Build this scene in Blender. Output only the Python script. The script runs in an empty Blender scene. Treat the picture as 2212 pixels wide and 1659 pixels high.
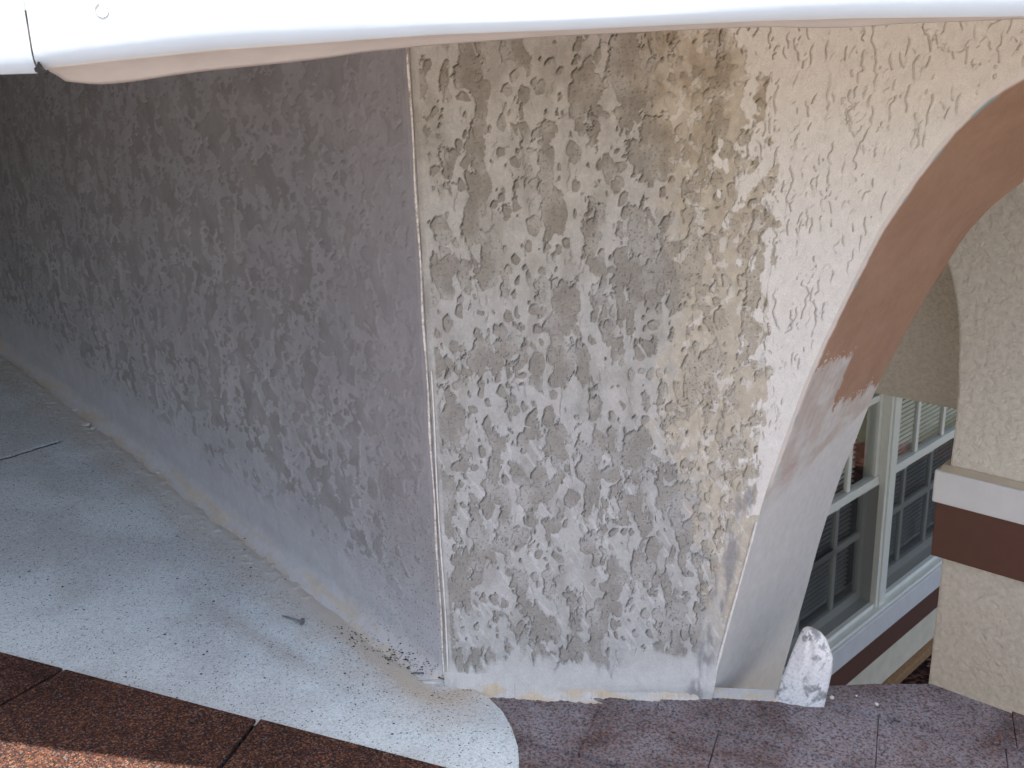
import bpy, math, random
import numpy as np
from mathutils import Vector
random.seed(7)
SC = bpy.context.scene
COL = SC.collection
CAMZ = 2.80
# ------------------------------------------------------------------ camera
F = 2230.0; CX, CY = 1106.0, 829.5           # photo measured in a 2212 px wide copy
_n = np.array([0.033, 1.0]); _n /= np.linalg.norm(_n)
_nd = F*F/705.0
_down = np.array([_n[0]*_nd, -_n[1]*_nd, -F]); _down /= np.linalg.norm(_down)
_up = -_down
_fw = np.array([0, 0, -1.0]); _fh = _fw-_up*(_fw@_up); _fh /= np.linalg.norm(_fh)
_rt = np.cross(_fh, _up)
RW = np.array([_rt, _fh, _up])               # camera -> world
cam = bpy.data.cameras.new('camera'); camo = bpy.data.objects.new('camera', cam); COL.objects.link(camo)
SC.camera = camo
from mathutils import Matrix
M = Matrix([[RW[i][j] for j in range(3)] for i in range(3)]).to_4x4(); M.translation = (0, 0, CAMZ)
camo.matrix_world = M
cam.sensor_width = 36; cam.lens = 36*F/2212; cam.clip_start = .02; cam.clip_end = 400
cam.dof.use_dof = True; cam.dof.focus_distance = 1.85; cam.dof.aperture_fstop = 18
# ------------------------------------------------------------------ light
SUN_EL, SUN_AZ = math.radians(75.6), math.radians(183.0)   # azimuth from +Y (north) clockwise
w = bpy.data.worlds.new('World'); SC.world = w; w.use_nodes = True
nt = w.node_tree; bg = nt.nodes['Background']
sky = nt.nodes.new('ShaderNodeTexSky'); sky.sky_type = 'NISHITA'; sky.sun_disc = False
sky.sun_elevation = SUN_EL; sky.sun_rotation = SUN_AZ; sky.air_density = 1.0; sky.dust_density = 3.0; sky.ozone_density = .8
nt.links.new(sky.outputs[0], bg.inputs[0]); bg.inputs[1].default_value = .13
sl = bpy.data.lights.new('sun', 'SUN'); sl.energy = 4.6; sl.angle = math.radians(.55); sl.color = (1, .95, .86)
so = bpy.data.objects.new('sun', sl); COL.objects.link(so)
sd = Vector((math.sin(SUN_AZ)*math.cos(SUN_EL), math.cos(SUN_AZ)*math.cos(SUN_EL), math.sin(SUN_EL)))
so.rotation_euler = sd.to_track_quat('Z', 'Y').to_euler(); so.location = (0, -2, 12)
vs = SC.view_settings; vs.view_transform = 'Standard'; vs.look = 'None'; vs.exposure = 1.46; vs.gamma = 1
SC.render.resolution_x = 1024; SC.render.resolution_y = 768
try:
    SC.cycles.max_bounces = 10; SC.cycles.diffuse_bounces = 6
except Exception: pass
# ------------------------------------------------------------------ helpers
def az(a): a = math.radians(a); return np.array([math.sin(a), math.cos(a), 0.0])
CAM = np.array([0, 0, CAMZ])
UP = np.array([0, 0, 1.0])
def ray(x, y):
    d = np.array([x-CX, -(y-CY), -F]); return RW@(d/np.linalg.norm(d))
def hit(p, P, n):                 # where the sight line of photo point p meets the plane (P, n)
    d = ray(*p); return CAM + d*(np.dot(n, P-CAM)/np.dot(n, d))
def fp(x, y): return (x*2212/2560, y*2212/2560)     # from full-size photo pixels
def tag(o, label=None, cat=None, group=None, kind=None):
    if label: o['label'] = label
    if cat: o['category'] = cat
    if group: o['group'] = group
    if kind: o['kind'] = kind
    return o
def empty(name, loc, label, cat, group=None):
    o = bpy.data.objects.new(name, None); COL.objects.link(o); o.location = Vector(loc); o.empty_display_size = .1
    return tag(o, label, cat, group)
def link(name, me, mat, parent=None):
    o = bpy.data.objects.new(name, me); COL.objects.link(o)
    if mat: me.materials.append(mat)
    if parent:
        o.parent = parent
        p = parent; off = Vector((0, 0, 0))
        while p: off += p.location; p = p.parent
        o.location = -off
    return o
def mesh(name, verts, faces, mat, parent=None, smooth=False):
    me = bpy.data.meshes.new(name); me.from_pydata([tuple(map(float, v)) for v in verts], [], faces); me.update()
    if smooth:
        for p in me.polygons: p.use_smooth = True
    return link(name, me, mat, parent)
def bev(o, wd, seg=2):
    m = o.modifiers.new('bevel', 'BEVEL'); m.width = wd; m.segments = seg; m.limit_method = 'ANGLE'; m.angle_limit = .7
    return o
class MB:
    def __init__(s): s.v = []; s.f = []
    def box(s, O, a, b, c):         # origin + three edge vectors
        O, a, b, c = map(np.array, (O, a, b, c)); i = len(s.v)
        s.v += [O, O+a, O+a+b, O+b, O+c, O+a+c, O+a+b+c, O+b+c]
        fs = [(0, 3, 2, 1), (4, 5, 6, 7), (0, 1, 5, 4), (1, 2, 6, 5), (2, 3, 7, 6), (3, 0, 4, 7)]
        if np.dot(np.cross(a, b), c) < 0: fs = [f[::-1] for f in fs]
        s.f += [tuple(i+k for k in f) for f in fs]; return s
    def prism(s, pts, ext):         # polygon + extrusion vector
        i = len(s.v); n = len(pts); pts = [np.array(p) for p in pts]; ext = np.array(ext)
        s.v += pts+[p+ext for p in pts]
        s.f += [tuple(range(i, i+n))[::-1], tuple(range(i+n, i+2*n))]
        s.f += [(i+k, i+(k+1) % n, i+n+(k+1) % n, i+n+k) for k in range(n)]; return s
    def tube(s, pts, r, seg=10, cap=True):
        pts = [np.array(p, float) for p in pts]; i0 = len(s.v); n = len(pts)
        rr = r if hasattr(r, '__len__') else [r]*n
        t = pts[-1]-pts[0]; t /= np.linalg.norm(t)
        h = np.array([0, 0, 1.]) if abs(t[2]) < .9 else np.array([1., 0, 0])
        a = np.cross(t, h); a /= np.linalg.norm(a); b = np.cross(t, a)
        for k, p in enumerate(pts):
            for j in range(seg):
                th = 2*math.pi*j/seg; s.v.append(p+rr[k]*(math.cos(th)*a+math.sin(th)*b))
        for k in range(n-1):
            for j in range(seg):
                j2 = (j+1) % seg
                s.f.append((i0+k*seg+j, i0+(k+1)*seg+j, i0+(k+1)*seg+j2, i0+k*seg+j2))
        if cap:
            s.f.append(tuple(range(i0, i0+seg))); s.f.append(tuple(range(i0+(n-1)*seg, i0+n*seg))[::-1])
        return s
    def build(s, name, mat, parent=None, bevel=0, smooth=False):
        o = mesh(name, s.v, s.f, mat, parent, smooth)
        import bmesh
        bm = bmesh.new(); bm.from_mesh(o.data); bmesh.ops.recalc_face_normals(bm, faces=bm.faces); bm.to_mesh(o.data); bm.free()
        if bevel: bev(o, bevel)
        return o
def _hash(ix, iy, seed):
    h = (ix.astype(np.int64)*374761393 + iy.astype(np.int64)*668265263 + seed*1442695041) & 0xffffffff
    h = ((h ^ (h >> 13))*1274126177) & 0xffffffff
    return ((h ^ (h >> 16)) & 0xffff)/65536.0
def perlin(x, y, seed=0):
    xi = np.floor(x); yi = np.floor(y); fx = x-xi; fy = y-yi; r = 0
    u = fx*fx*fx*(fx*(fx*6-15)+10); v = fy*fy*fy*(fy*(fy*6-15)+10)
    def g(dx, dy):
        a = _hash(xi+dx, yi+dy, seed)*2*np.pi
        return np.cos(a)*(fx-dx)+np.sin(a)*(fy-dy)
    return ((g(0, 0)*(1-u)+g(1, 0)*u)*(1-v)+(g(0, 1)*(1-u)+g(1, 1)*u)*v)*1.5
def fbm(x, y, seed=0, o=3, g=.5):
    r = 0; a = 1; t = 0
    for k in range(o):
        r = r+a*perlin(x*2**k, y*2**k, seed+k*17); t += a; a *= g
    return r/t
def ss(a, b, x):
    t = np.clip((x-a)/(b-a), 0, 1); return t*t*(3-2*t)
def islands(x, y, sx, sy, seed, lo=.25, hi=.55, prob=.75):
    # scattered rounded blobs: >0 inside, falling to negative outside
    gx = x/sx; gy = y/sy; xi = np.floor(gx); yi = np.floor(gy); best = np.full(x.shape, -1.0)
    for dx in (-1, 0, 1):
        for dy in (-1, 0, 1):
            cx = xi+dx; cy = yi+dy
            px = cx+.15+.7*_hash(cx, cy, seed); py = cy+.15+.7*_hash(cx, cy, seed+1)
            r = lo+(hi-lo)*_hash(cx, cy, seed+2)**1.6; on = _hash(cx, cy, seed+3) < prob
            d = np.sqrt((gx-px)**2+(gy-py)**2)
            best = np.maximum(best, np.where(on, (r-d)/.5, -1.0))
    return best
def grid_mesh(name, P, C, mat, parent=None, keep=None, flip=False, smooth=True, extra=None):
    """P: (nr,nc,3) points; C: (nr,nc,3) paint colour; keep: (nr-1,nc-1) bool"""
    nr, nc = P.shape[:2]
    idx = np.arange(nr*nc).reshape(nr, nc)
    q = np.stack([idx[:-1, :-1], idx[:-1, 1:], idx[1:, 1:], idx[1:, :-1]], -1).reshape(-1, 4)
    if keep is not None: q = q[keep.reshape(-1)]
    if flip: q = q[:, ::-1]
    used = np.zeros(nr*nc, bool); used[q.reshape(-1)] = True
    remap = np.cumsum(used)-1
    V = P.reshape(-1, 3)[used]; q = remap[q]
    me = bpy.data.meshes.new(name); me.vertices.add(len(V)); me.vertices.foreach_set('co', V.astype(np.float32).reshape(-1))
    me.loops.add(q.size); me.loops.foreach_set('vertex_index', q.astype(np.int32).reshape(-1))
    me.polygons.add(len(q)); me.polygons.foreach_set('loop_start', np.arange(0, q.size, 4, dtype=np.int32))
    me.polygons.foreach_set('loop_total', np.full(len(q), 4, np.int32))
    me.update(calc_edges=True); me.validate()
    me.polygons.foreach_set('use_smooth', np.full(len(me.polygons), smooth, bool))
    if C is not None:
        ca = me.color_attributes.new('paint', 'FLOAT_COLOR', 'POINT')
        cc = np.concatenate([C.reshape(-1, 3)[used], np.ones((len(V), 1))], 1)
        ca.data.foreach_set('color', cc.astype(np.float32).reshape(-1))
    return link(name, me, mat, parent)
# ------------------------------------------------------------------ materials
class N:
    def __init__(s, name, rough=.85, spec=.3):
        s.m = bpy.data.materials.new(name); s.m.use_nodes = True; s.t = s.m.node_tree
        s.b = s.t.nodes['Principled BSDF']; s.b.inputs['Roughness'].default_value = rough
        s.b.inputs['Specular IOR Level'].default_value = spec
        s.co = s.t.nodes.new('ShaderNodeTexCoord').outputs['Object']
    def n(s, k, **kw):
        x = s.t.nodes.new(k)
        for a, b in kw.items():
            if a in x.inputs: 
                if hasattr(b, 'is_output'): s.t.links.new(b, x.inputs[a])
                else: x.inputs[a].default_value = b
            else: setattr(x, a, b)
        return x
    def L(s, a, b): s.t.links.new(a, b)
    def noise(s, scale, detail=4, rough=.55, dist=0, vec=None):
        x = s.n('ShaderNodeTexNoise', Scale=scale, Detail=detail, Roughness=rough, Distortion=dist); s.L(vec or s.co, x.inputs['Vector']); return x.outputs['Fac']
    def scaled(s, v):
        x = s.n('ShaderNodeMapping'); x.inputs['Scale'].default_value = v; s.L(s.co, x.inputs['Vector']); return x.outputs[0]
    def ramp(s, fac, stops, interp='LINEAR'):
        x = s.n('ShaderNodeValToRGB'); s.L(fac, x.inputs[0]); r = x.color_ramp; r.interpolation = interp
        while len(r.elements) < len(stops): r.elements.new(.5)
        for e, (p, c) in zip(r.elements, stops):
            e.position = p; e.color = (*c, 1) if hasattr(c, '__len__') else (c, c, c, 1)
        return x.outputs[0]
    def mix(s, fac, a, b, mode='MIX'):
        x = s.n('ShaderNodeMix', data_type='RGBA', blend_type=mode)
        for i, v in ((0, fac), (6, a), (7, b)):
            if hasattr(v, 'is_output'): s.L(v, x.inputs[i])
            elif hasattr(v, '__len__'): x.inputs[i].default_value = (*v, 1)
            else: x.inputs[i].default_value = v
        return x.outputs[2]
    def color(s, c):
        if hasattr(c, 'is_output'): s.L(c, s.b.inputs['Base Color'])
        else: s.b.inputs['Base Color'].default_value = (*c, 1)
        return s
    def bump(s, h, dist, strength=1.0):
        x = s.n('ShaderNodeBump'); x.inputs['Distance'].default_value = dist; x.inputs['Strength'].default_value = strength
        s.L(h, x.inputs['Height'])
        if getattr(s, 'lastb', None): s.L(s.lastb, x.inputs['Normal'])
        s.lastb = x.outputs[0]; s.L(s.lastb, s.b.inputs['Normal']); return s
def painted(name, rough=.9, speck=.18, fine=900, bumpd=.0004):
    a = N(name, rough, .2)
    at = a.n('ShaderNodeAttribute', attribute_name='paint')
    v = a.ramp(a.noise(fine, 3, .6), [(.3, 1-speck), (.7, 1+speck*.6)])
    v2 = a.ramp(a.noise(60, 5, .6), [(.3, .93), (.7, 1.05)])
    c = a.mix(1.0, at.outputs['Color'], v, 'MULTIPLY'); c = a.mix(1.0, c, v2, 'MULTIPLY')
    a.color(c); a.bump(a.noise(fine*.8, 3, .6), bumpd, .7)
    return a.m
def plain(name, c, rough=.6, spec=.3, var=.06, sc=40, bump=0, bsc=300, metal=0):
    a = N(name, rough, spec)
    c = a.mix(1.0, c, a.ramp(a.noise(sc, 4), [(.3, 1-var), (.7, 1+var*.7)]), 'MULTIPLY')
    a.color(c)
    if bump: a.bump(a.noise(bsc, 3), bump, .8)
    a.b.inputs['Metallic'].default_value = metal
    return a.m
m_front = painted('stucco_front', .92, .16, 700, .0005)
m_side = painted('stucco_side', .92, .12, 700, .0004)
m_rev = painted('reveal_paint', .75, .08, 1000, .00025)
m_gran = None
def granules(name, stops, scale=430, dust=None, dustc=(.3, .27, .31), bumpd=.0010):
    a = N(name, .88, .25)
    v = a.n('ShaderNodeTexVoronoi', Scale=scale); a.L(a.co, v.inputs['Vector'])
    sep = a.n('ShaderNodeSeparateColor'); a.L(v.outputs['Color'], sep.inputs[0])
    cell = sep.outputs[0]
    c = a.ramp(cell, stops, 'CONSTANT')
    big = a.ramp(a.noise(9, 5, .6), [(.3, .75), (.7, 1.2)])
    c = a.mix(1.0, c, big, 'MULTIPLY')
    if dust:
        d = a.ramp(a.noise(7, 6, .62, .4), dust)
        fine = a.ramp(a.noise(210, 3, .7), [(.38, .0), (.56, 1.0)])
        d2 = a.mix(1.0, d, a.mix(.8, (1, 1, 1), fine), 'MULTIPLY')
        c = a.mix(d2, c, dustc)
    a.color(c)
    a.bump(v.outputs['Distance'], bumpd, -1.0 if False else .9)
    return a.m
BR = [(0, (.018, .012, .012)), (.30, (.05, .022, .016)), (.55, (.085, .032, .02)), (.74, (.12, .052, .03)), (.88, (.19, .092, .05)), (.95, (.10, .09, .095))]
m_shn = granules('brown_granules', BR, 430)
m_shr = granules('dusty_brown_granules', BR, 320, [(.34, 0.25), (.60, .9)], (.29, .275, .30))
m_white = N('white_roofing', .85, .3)
def _white():
    a = m_white
    at = a.n('ShaderNodeAttribute', attribute_name='paint')
    v = a.n('ShaderNodeTexVoronoi', Scale=430); a.L(a.co, v.inputs['Vector'])
    sep = a.n('ShaderNodeSeparateColor'); a.L(v.outputs['Color'], sep.inputs[0])
    g = a.ramp(sep.outputs[0], [(0, .6), (.05, .8), (.2, .92), (.5, 1.0), (.8, 1.07)], 'CONSTANT')
    g2 = a.ramp(sep.outputs[1], [(0, .25), (.012, 1.0)], 'CONSTANT')
    alpha = at.outputs['Alpha']
    sm = a.n('ShaderNodeAttribute', attribute_name='smoothed')
    g = a.mix(1.0, g, g2, 'MULTIPLY')
    g = a.mix(sm.outputs['Fac'], g, (1, 1, 1))
    c = a.mix(1.0, at.outputs['Color'], g, 'MULTIPLY')
    a.color(c); a.bump(v.outputs['Distance'], .0011, .9); a.bump(a.noise(35, 4), .004, .4)
_white(); m_white = m_white.m
m_fascia = plain('white_enamel', (.60, .66, .69), .35, .5, .03, 12, .0006, 30)
m_flange = plain('soffit_metal', (.65, .60, .53), .5, .4, .08, 25, .0004, 60)
m_bead = None
def _bead():
    a = N('corner_bead', .6, .4)
    c = a.ramp(a.noise(120, 5, .7, .5), [(.33, (.30, .26, .20)), (.45, (.62, .56, .48)), (.6, (.85, .80, .72))])
    a.color(c); a.bump(a.noise(300, 4), .0012, .9); return a.m
m_bead = _bead()
m_cream = plain('cream_sealant', (.78, .74, .68), .6, .3, .15, 120, .001, 200)
m_metal = None
def _metal():
    a = N('weathered_aluminium', .42, .5); a.b.inputs['Metallic'].default_value = .25
    n1 = a.noise(19, 6, .68, .6); n2 = a.noise(220, 3)
    c = a.ramp(n1, [(.38, (.33, .33, .33)), (.44, (.5, .5, .5)), (.48, (.90, .89, .87)), (.7, (.95, .94, .92))])
    c = a.mix(1.0, c, a.ramp(n2, [(.3, .8), (.6, 1.05)]), 'MULTIPLY')
    a.color(c); a.L(a.ramp(n1, [(.4, .7), (.6, .4)]), a.b.inputs['Roughness']); a.bump(a.noise(30, 4), .003, .7); return a.m
m_metal = _metal()
def stucco_bg(name, col, sc=55, d=.004):
    a = N(name, .92, .2)
    k = a.noise(sc, 4, .55, .35)
    kr = a.ramp(k, [(.36, 0.), (.56, 1.)])
    c = a.mix(1.0, col, a.ramp(a.noise(sc*1.4, 5, .65), [(.3, .84), (.68, 1.06)]), 'MULTIPLY')
    a.color(c); a.bump(kr, d, .75); a.bump(a.noise(sc*6, 3), .001, .5); return a.m
m_bgst = stucco_bg('beige_stucco', (.68, .62, .54), 42, .003)
m_bgst2 = stucco_bg('beige_stucco_header', (.70, .62, .53), 60, .004)  # the header's own beige, finer and deeper bump
m_bgsm = plain('smooth_beige_stucco', (.72, .63, .49), .9, .2, .08, 15, .001, 120)
m_bandw = plain('white_band_paint', (.70, .68, .675), .7, .3, .05, 14, .0006, 160)
m_bandb = plain('brown_band_paint', (.125, .056, .040), .7, .3, .06, 30, .0005, 120)
m_frame = plain('window_vinyl', (.82, .82, .75), .45, .4, .03, 30)
m_dark = plain('dark_interior', (.012, .011, .011), .9, .05, .1, 10)  # unlit room's darkness put into near-black wall colour
m_slat = plain('blind_slat', (.85, .84, .79), .5, .4, .06, 20)
def _glass():
    a = N('window_glass', .05, .5); t = a.t
    tr = a.n('ShaderNodeBsdfTransparent'); gl = a.n('ShaderNodeBsdfGlossy'); gl.inputs['Roughness'].default_value = .03
    lw = a.n('ShaderNodeLayerWeight'); lw.inputs[0].default_value = .5; fr = a.n('ShaderNodeMath', operation='POWER'); fr.inputs[1].default_value = 3.0; a.L(lw.outputs['Facing'], fr.inputs[0])
    ad = a.n('ShaderNodeMath', operation='MULTIPLY_ADD'); ad.inputs[1].default_value = .6; ad.inputs[2].default_value = .02; a.L(fr.outputs[0], ad.inputs[0])
    mx = a.n('ShaderNodeMixShader'); a.L(ad.outputs[0], mx.inputs[0]); a.L(tr.outputs[0], mx.inputs[1]); a.L(gl.outputs[0], mx.inputs[2])
    tr.inputs[0].default_value = (.96, .97, .96, 1)
    a.L(mx.outputs[0], t.nodes['Material Output'].inputs[0]); return a.m
m_glass = _glass()
def _screen():
    a = N('insect_screen', .8, .2); t = a.t
    a.b.inputs['Base Color'].default_value = (.03, .03, .034, 1)
    tr = a.n('ShaderNodeBsdfTransparent'); mx = a.n('ShaderNodeMixShader'); mx.inputs[0].default_value = .30
    a.L(tr.outputs[0], mx.inputs[1]); a.L(a.b.outputs[0], mx.inputs[2]); a.L(mx.outputs[0], t.nodes['Material Output'].inputs[0]); return a.m
m_screen = _screen()
def _mulch():
    a = N('mulch', .95, .15); v = a.n('ShaderNodeTexVoronoi', Scale=34); a.L(a.scaled((1, 2.2, 1)), v.inputs['Vector'])
    sep = a.n('ShaderNodeSeparateColor'); a.L(v.outputs['Color'], sep.inputs[0])
    c = a.ramp(sep.outputs[0], [(0, (.03, .012, .01)), (.4, (.10, .04, .028)), (.75, (.18, .075, .05)), (.93, (.30, .18, .14))], 'CONSTANT')
    a.color(c); a.bump(v.outputs['Distance'], .03, 1); a.bump(a.noise(60, 4), .02, 1); return a.m
m_mulch = _mulch()
m_conc = plain('pale_concrete', (.42, .40, .37), .9, .2, .1, 3, .002, 40)
m_strip = plain('bare_wood_strip', (.34, .20, .10), .85, .2, .25, 60, .001, 200)
m_black = plain('dark_grit', (.02, .018, .018), .9, .2, .2, 200)  # grit, also the dark plate at the eave corner
m_nail = plain('galvanised_nail', (.20, .20, .21), .6, .4, .2, 300, .0004, 500, .3)
m_bright = plain('bright_wire', (.75, .74, .72), .3, .5, .1, 200, 0, 0, .8)
m_crumb = plain('plaster_crumb', (.72, .70, .64), .95, .1, .12, 150, .0008, 400)
m_shing_up = granules('upper_roof_granules', BR, 300)
# ------------------------------------------------------------------ layout
E92 = az(92.0); NF = az(2.0)                      # front wall runs along E92; NF points away from the viewer
P0 = CAM+ray(962, 1490)*(1.5/ray(962, 1490)[1])   # foot of the wall corner
def S(p): return float(np.dot(p-P0, E92))
ELR = az(-80.0); NLR = az(10.0)                    # the eave turns only a little at its corner
ELD = az(-42.0); NL = az(48.0)                    # left wall runs back along ELD
zc0 = P0[2]
# lower roof plane through the two wall feet
Q1 = hit((1680, 1515), P0, NF); Q2 = hit((0, 752), P0, NL)
nr_ = np.cross(Q1-P0, Q2-P0); nr_ /= np.linalg.norm(nr_); nr_ *= np.sign(nr_[2])
def rz(x, y): return P0[2]-(nr_[0]*(x-P0[0])+nr_[1]*(y-P0[1]))/nr_[2]
def onroof(p): return hit(p, P0, nr_)
def onroof_(p): return hit(p, P0, nr_)
# ------------------------------------------------------------------ ground
g = MB(); g.box((-40, -40, -.3), (80, 0, 0), (0, 80, 0), (0, 0, .3)); go = g.build('ground', m_conc); tag(go, kind='structure')
mb = np.array([(1.0, 1.9), (3.4, -.6), (5.0, .2), (4.6, 6.0), (2.6, 6.6), (-.6, 3.6)])
gm = MB(); gm.prism([(x, y, .004) for x, y in mb], (0, 0, .02)); tag(gm.build('mulch_bed', m_mulch), kind='structure')
lw_ = MB(); lw_.prism([(x, y, .002) for x, y in ((3.0, -9), (30, -9), (30, 25), (-.6, 25), (-.6, 3.6), (2.0, 3.6))], (0, 0, .006))
def _grass():
    a = N('reflection_lawn', .95, .1); a.color(a.ramp(a.noise(30, 6, .7), [(.3, (.045, .045, .03)), (.5, (.085, .085, .06)), (.7, (.15, .14, .10))])); a.bump(a.noise(90, 4), .02, 1); return a.m
tag(lw_.build('reflection_lawn', _grass()), kind='structure')  # unseen lawn added to grey-green the window reflections and cut red bounce
# ================================================================== stucco pier with arch
pier = empty('stucco_arch_wall', P0, 'patched grey and cream stucco wall corner with brown arch reveal beside the roof', 'wall')
C1px = [fp(*p) for p in [(2640, 145), (2560, 177), (2489, 216), (2419, 280), (2345, 362), (2283, 447), (2201, 564), (2160, 648), (2109, 746), (2076, 815), (2043, 886), (2010, 961), (1975, 1057), (1947, 1135), (1922, 1205), (1902, 1270), (1887, 1330), (1868, 1400), (1828, 1542), (1772, 1752), (1755, 1815)]]
C2px = [fp(*p) for p in [(2700, 365), (2560, 451), (2489, 505), (2439, 556), (2401, 603), (2377, 645), (2336, 706), (2285, 791), (2237, 880), (2210, 931), (2183, 988), (2160, 1045), (2142, 1094), (2107, 1174), (2072, 1278), (2043, 1373), (2018, 1468), (1990, 1564), (1935, 1757), (1918, 1815)]]
TH = .24
C1 = np.array([[S(h_), h_[2]] for h_ in (hit(p, P0, NF) for p in C1px)])[::-1]
PB = P0+NF*TH
C2 = np.array([[S(h_), h_[2]] for h_ in (hit(p, PB, NF) for p in C2px)])[::-1]
C1 = C1[np.argsort(C1[:, 1])]; C2 = C2[np.argsort(C2[:, 1])]
ZT = CAMZ+.065; ZB = P0[2]-.09
def sm_interp(z, C):
    # smoothed interpolation of an edge curve
    v = np.interp(z, C[:, 1], C[:, 0])
    return v
def edge_curve(C, top_s):
    lo = C[0]+(C[0]-C[2])/(C[2][1]-C[0][1])*(C[0][1]-(ZB-.35)); C = np.vstack([lo, C])
    zz = np.linspace(ZB-.34, CAMZ+.02, 260); e = np.interp(zz, C[:, 1], C[:, 0])
    k = np.ones(9)/9; ep = np.pad(e, 4, mode='edge'); 
    # straight continuation at the foot
    e2 = np.convolve(ep, k, 'valid'); e2[:5] = e[:5]; e2[-5:] = e[-5:]
    return zz, e2
z1, e1 = edge_curve(C1, .95); z2, e2 = edge_curve(C2, .95)
def ar(z): return np.interp(z, z1, e1)
# --- knock-down stucco field
def knock(Sx, Z, seed, k=1.0, thr=.0, skew=0.0):
    a = Sx+.010*fbm(Sx/.05, Z/.05, seed+5, 2); b = Z+.012*fbm(Sx/.05, Z/.06, seed+9, 2)
    b2 = b+a*skew
    n = .55*perlin(a/(.060*k), b2/(.15*k), seed)+.66*perlin(a/(.026*k), b2/(.075*k), seed+13)+.40*perlin(a/(.0145*k), b2/(.034*k), seed+31)+.20*perlin(a/(.0078*k), b2/(.0105*k), seed+57)+.09*perlin(a/(.004*k), b2/(.005*k), seed+71)+.08*perlin(a/(.002*k), b2/(.0024*k), seed+72)
    wx = a+.0022*perlin(a/.007, b2/.009, seed+90); wy = b2+.0026*perlin(a/.008, b2/.010, seed+91)
    i1 = islands(wx, wy, .030*k, .048*k, seed+100, .2, .5, .55); i2 = islands(wx, wy, .017*k, .024*k, seed+110, .2, .48, .6)
    return np.maximum(n-thr, np.maximum(i1, i2*.9)+.12*np.clip(n, -1, 1))
nr, nc = 1150, 900
zz = np.linspace(ZB, ZT, nr)
U = np.minimum(ar(zz), .97)
tt = np.linspace(0, 1, nc)
Sx = U[:, None]*tt[None, :]; Z = np.repeat(zz[:, None], nc, 1)
H = Z-P0[2]                                     # height above the foot, 0..1.03
n = knock(Sx, Z, 3)
low = fbm(Sx/.22, Z/.25, 77, 3)
thr = .13+.14*low-.10*ss(.85, 1.02, H)*0
d1 = n-thr
edge_soft = .05
mraw = ss(-edge_soft, edge_soft, d1)
# plain margins: beside the bead, above the foot, beside the arch edge
foot = .052+.07*fbm(Sx/.10, Z/.6, 5, 4)+.02*perlin(Sx/.012, Z/.1, 6)
marg = ss(.010, .018, Sx)*ss(foot-.01, foot+.012, H)*ss(.008, .024, U[:, None]-Sx+0*Z)
# near the lower arch edge the wall is a smooth cement band
band = ss(.055, .03, U[:, None]-Sx)*ss(.42, .34, H)
marg = marg*(1-band)
m = mraw*marg
dn_s = np.gradient(n, axis=1)/np.maximum(np.gradient(Sx, axis=1), 1e-5)
dn_z = np.gradient(n, axis=0)/np.gradient(Z, axis=0)
gl = np.sqrt(dn_s**2+dn_z**2)+1e-6
side = np.clip((dn_s*.8-dn_z*.6)/gl, 0, 1)       # groove where the blob edge faces left or up
brk = ss(-.15, .15, fbm(Sx/.03, Z/.03, 91, 2))
groove = np.exp(-((d1/gl+.0004)/.0009)**2)*side*marg*(.3+.7*brk)
n2 = .75*perlin(Sx/.018+.35*perlin(Sx/.015, Z/.02, 302), Z/.070, 303)+.36*perlin(Sx/.009, Z/.020, 304)+.16*perlin(Sx/.0045, Z/.007, 305)
g2x = np.gradient(n2, axis=1)/np.maximum(np.gradient(Sx, axis=1), 1e-5); g2z = np.gradient(n2, axis=0)/np.gradient(Z, axis=0); g2 = np.sqrt(g2x**2+g2z**2)+1e-6
gr2 = np.exp(-((n2-.12)/g2/.0008)**2)*np.clip((g2x*.95-g2z*.3)/g2, 0, 1)**.7*ss(.0, .25, fbm(Sx/.035, Z/.05, 306, 3))*marg
lift2 = ss(-.05, .05, n2-.12)*marg
n3 = .7*perlin(Sx/.013+.3*perlin(Sx/.012, Z/.02, 312), Z/.045, 313)+.35*perlin(Sx/.007, Z/.014, 314)
g3x = np.gradient(n3, axis=1)/np.maximum(np.gradient(Sx, axis=1), 1e-5); g3 = np.sqrt(g3x**2+(np.gradient(n3, axis=0)/np.gradient(Z, axis=0))**2)+1e-6
gr3 = np.exp(-((n3-.15)/g3/.0007)**2)*np.clip(g3x/g3, 0, 1)*ss(.0, .2, fbm(Sx/.05, Z/.06, 316, 3)+.12*ss(.6, 1, H))*marg
rough = fbm(Sx/.006, Z/.006, 21, 3); rough2 = fbm(Sx/.03, Z/.03, 22, 3)
pits = ss(.42, .6, perlin(Sx/.0035, Z/.0035, 99))
cz = .42+.05*ss(.7, 1.0, H)-.02*ss(.5, .3, H)       # where cream paint begins
cz = np.interp(H, [0, .3, .46, .69, .93, 1.05], [.62, .525, .495, .51, .465, .45])
cn = fbm(Sx/.12, Z/.2, 41, 4)*.07+fbm(Sx/.02, Z/.028, 43, 3)*.07
cx = Sx-cz+cn
cream = ss(-.004, .004, cx)
near_c = ss(-.165, -.09, Sx-cz+.8*cn)             # tan, part-stripped zone
# flakes of cream left in the tan zone
flake = ss(.10, .15, fbm(Sx/.016, Z/.022, 47, 4)+.22*near_c-.22)*near_c*ss(-.2, .15, fbm(Sx/.06, Z/.07, 48, 2))
h = .0014*m-.0072*groove-.0026*gr2+.0006*rough*(.4+.6*m)+.0012*rough2-.0008*pits*m
h = np.where(cream > .5, .0004*m-.0040*groove*ss(.0, .25, fbm(Sx/.05, Z/.05, 92, 2))-.0074*np.maximum(gr2, gr3)+.0003*lift2+.0009*rough2+.00015*rough, h)
h = h+.0007*(cream+flake*(1-cream))              # thickness of the paint film
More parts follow.
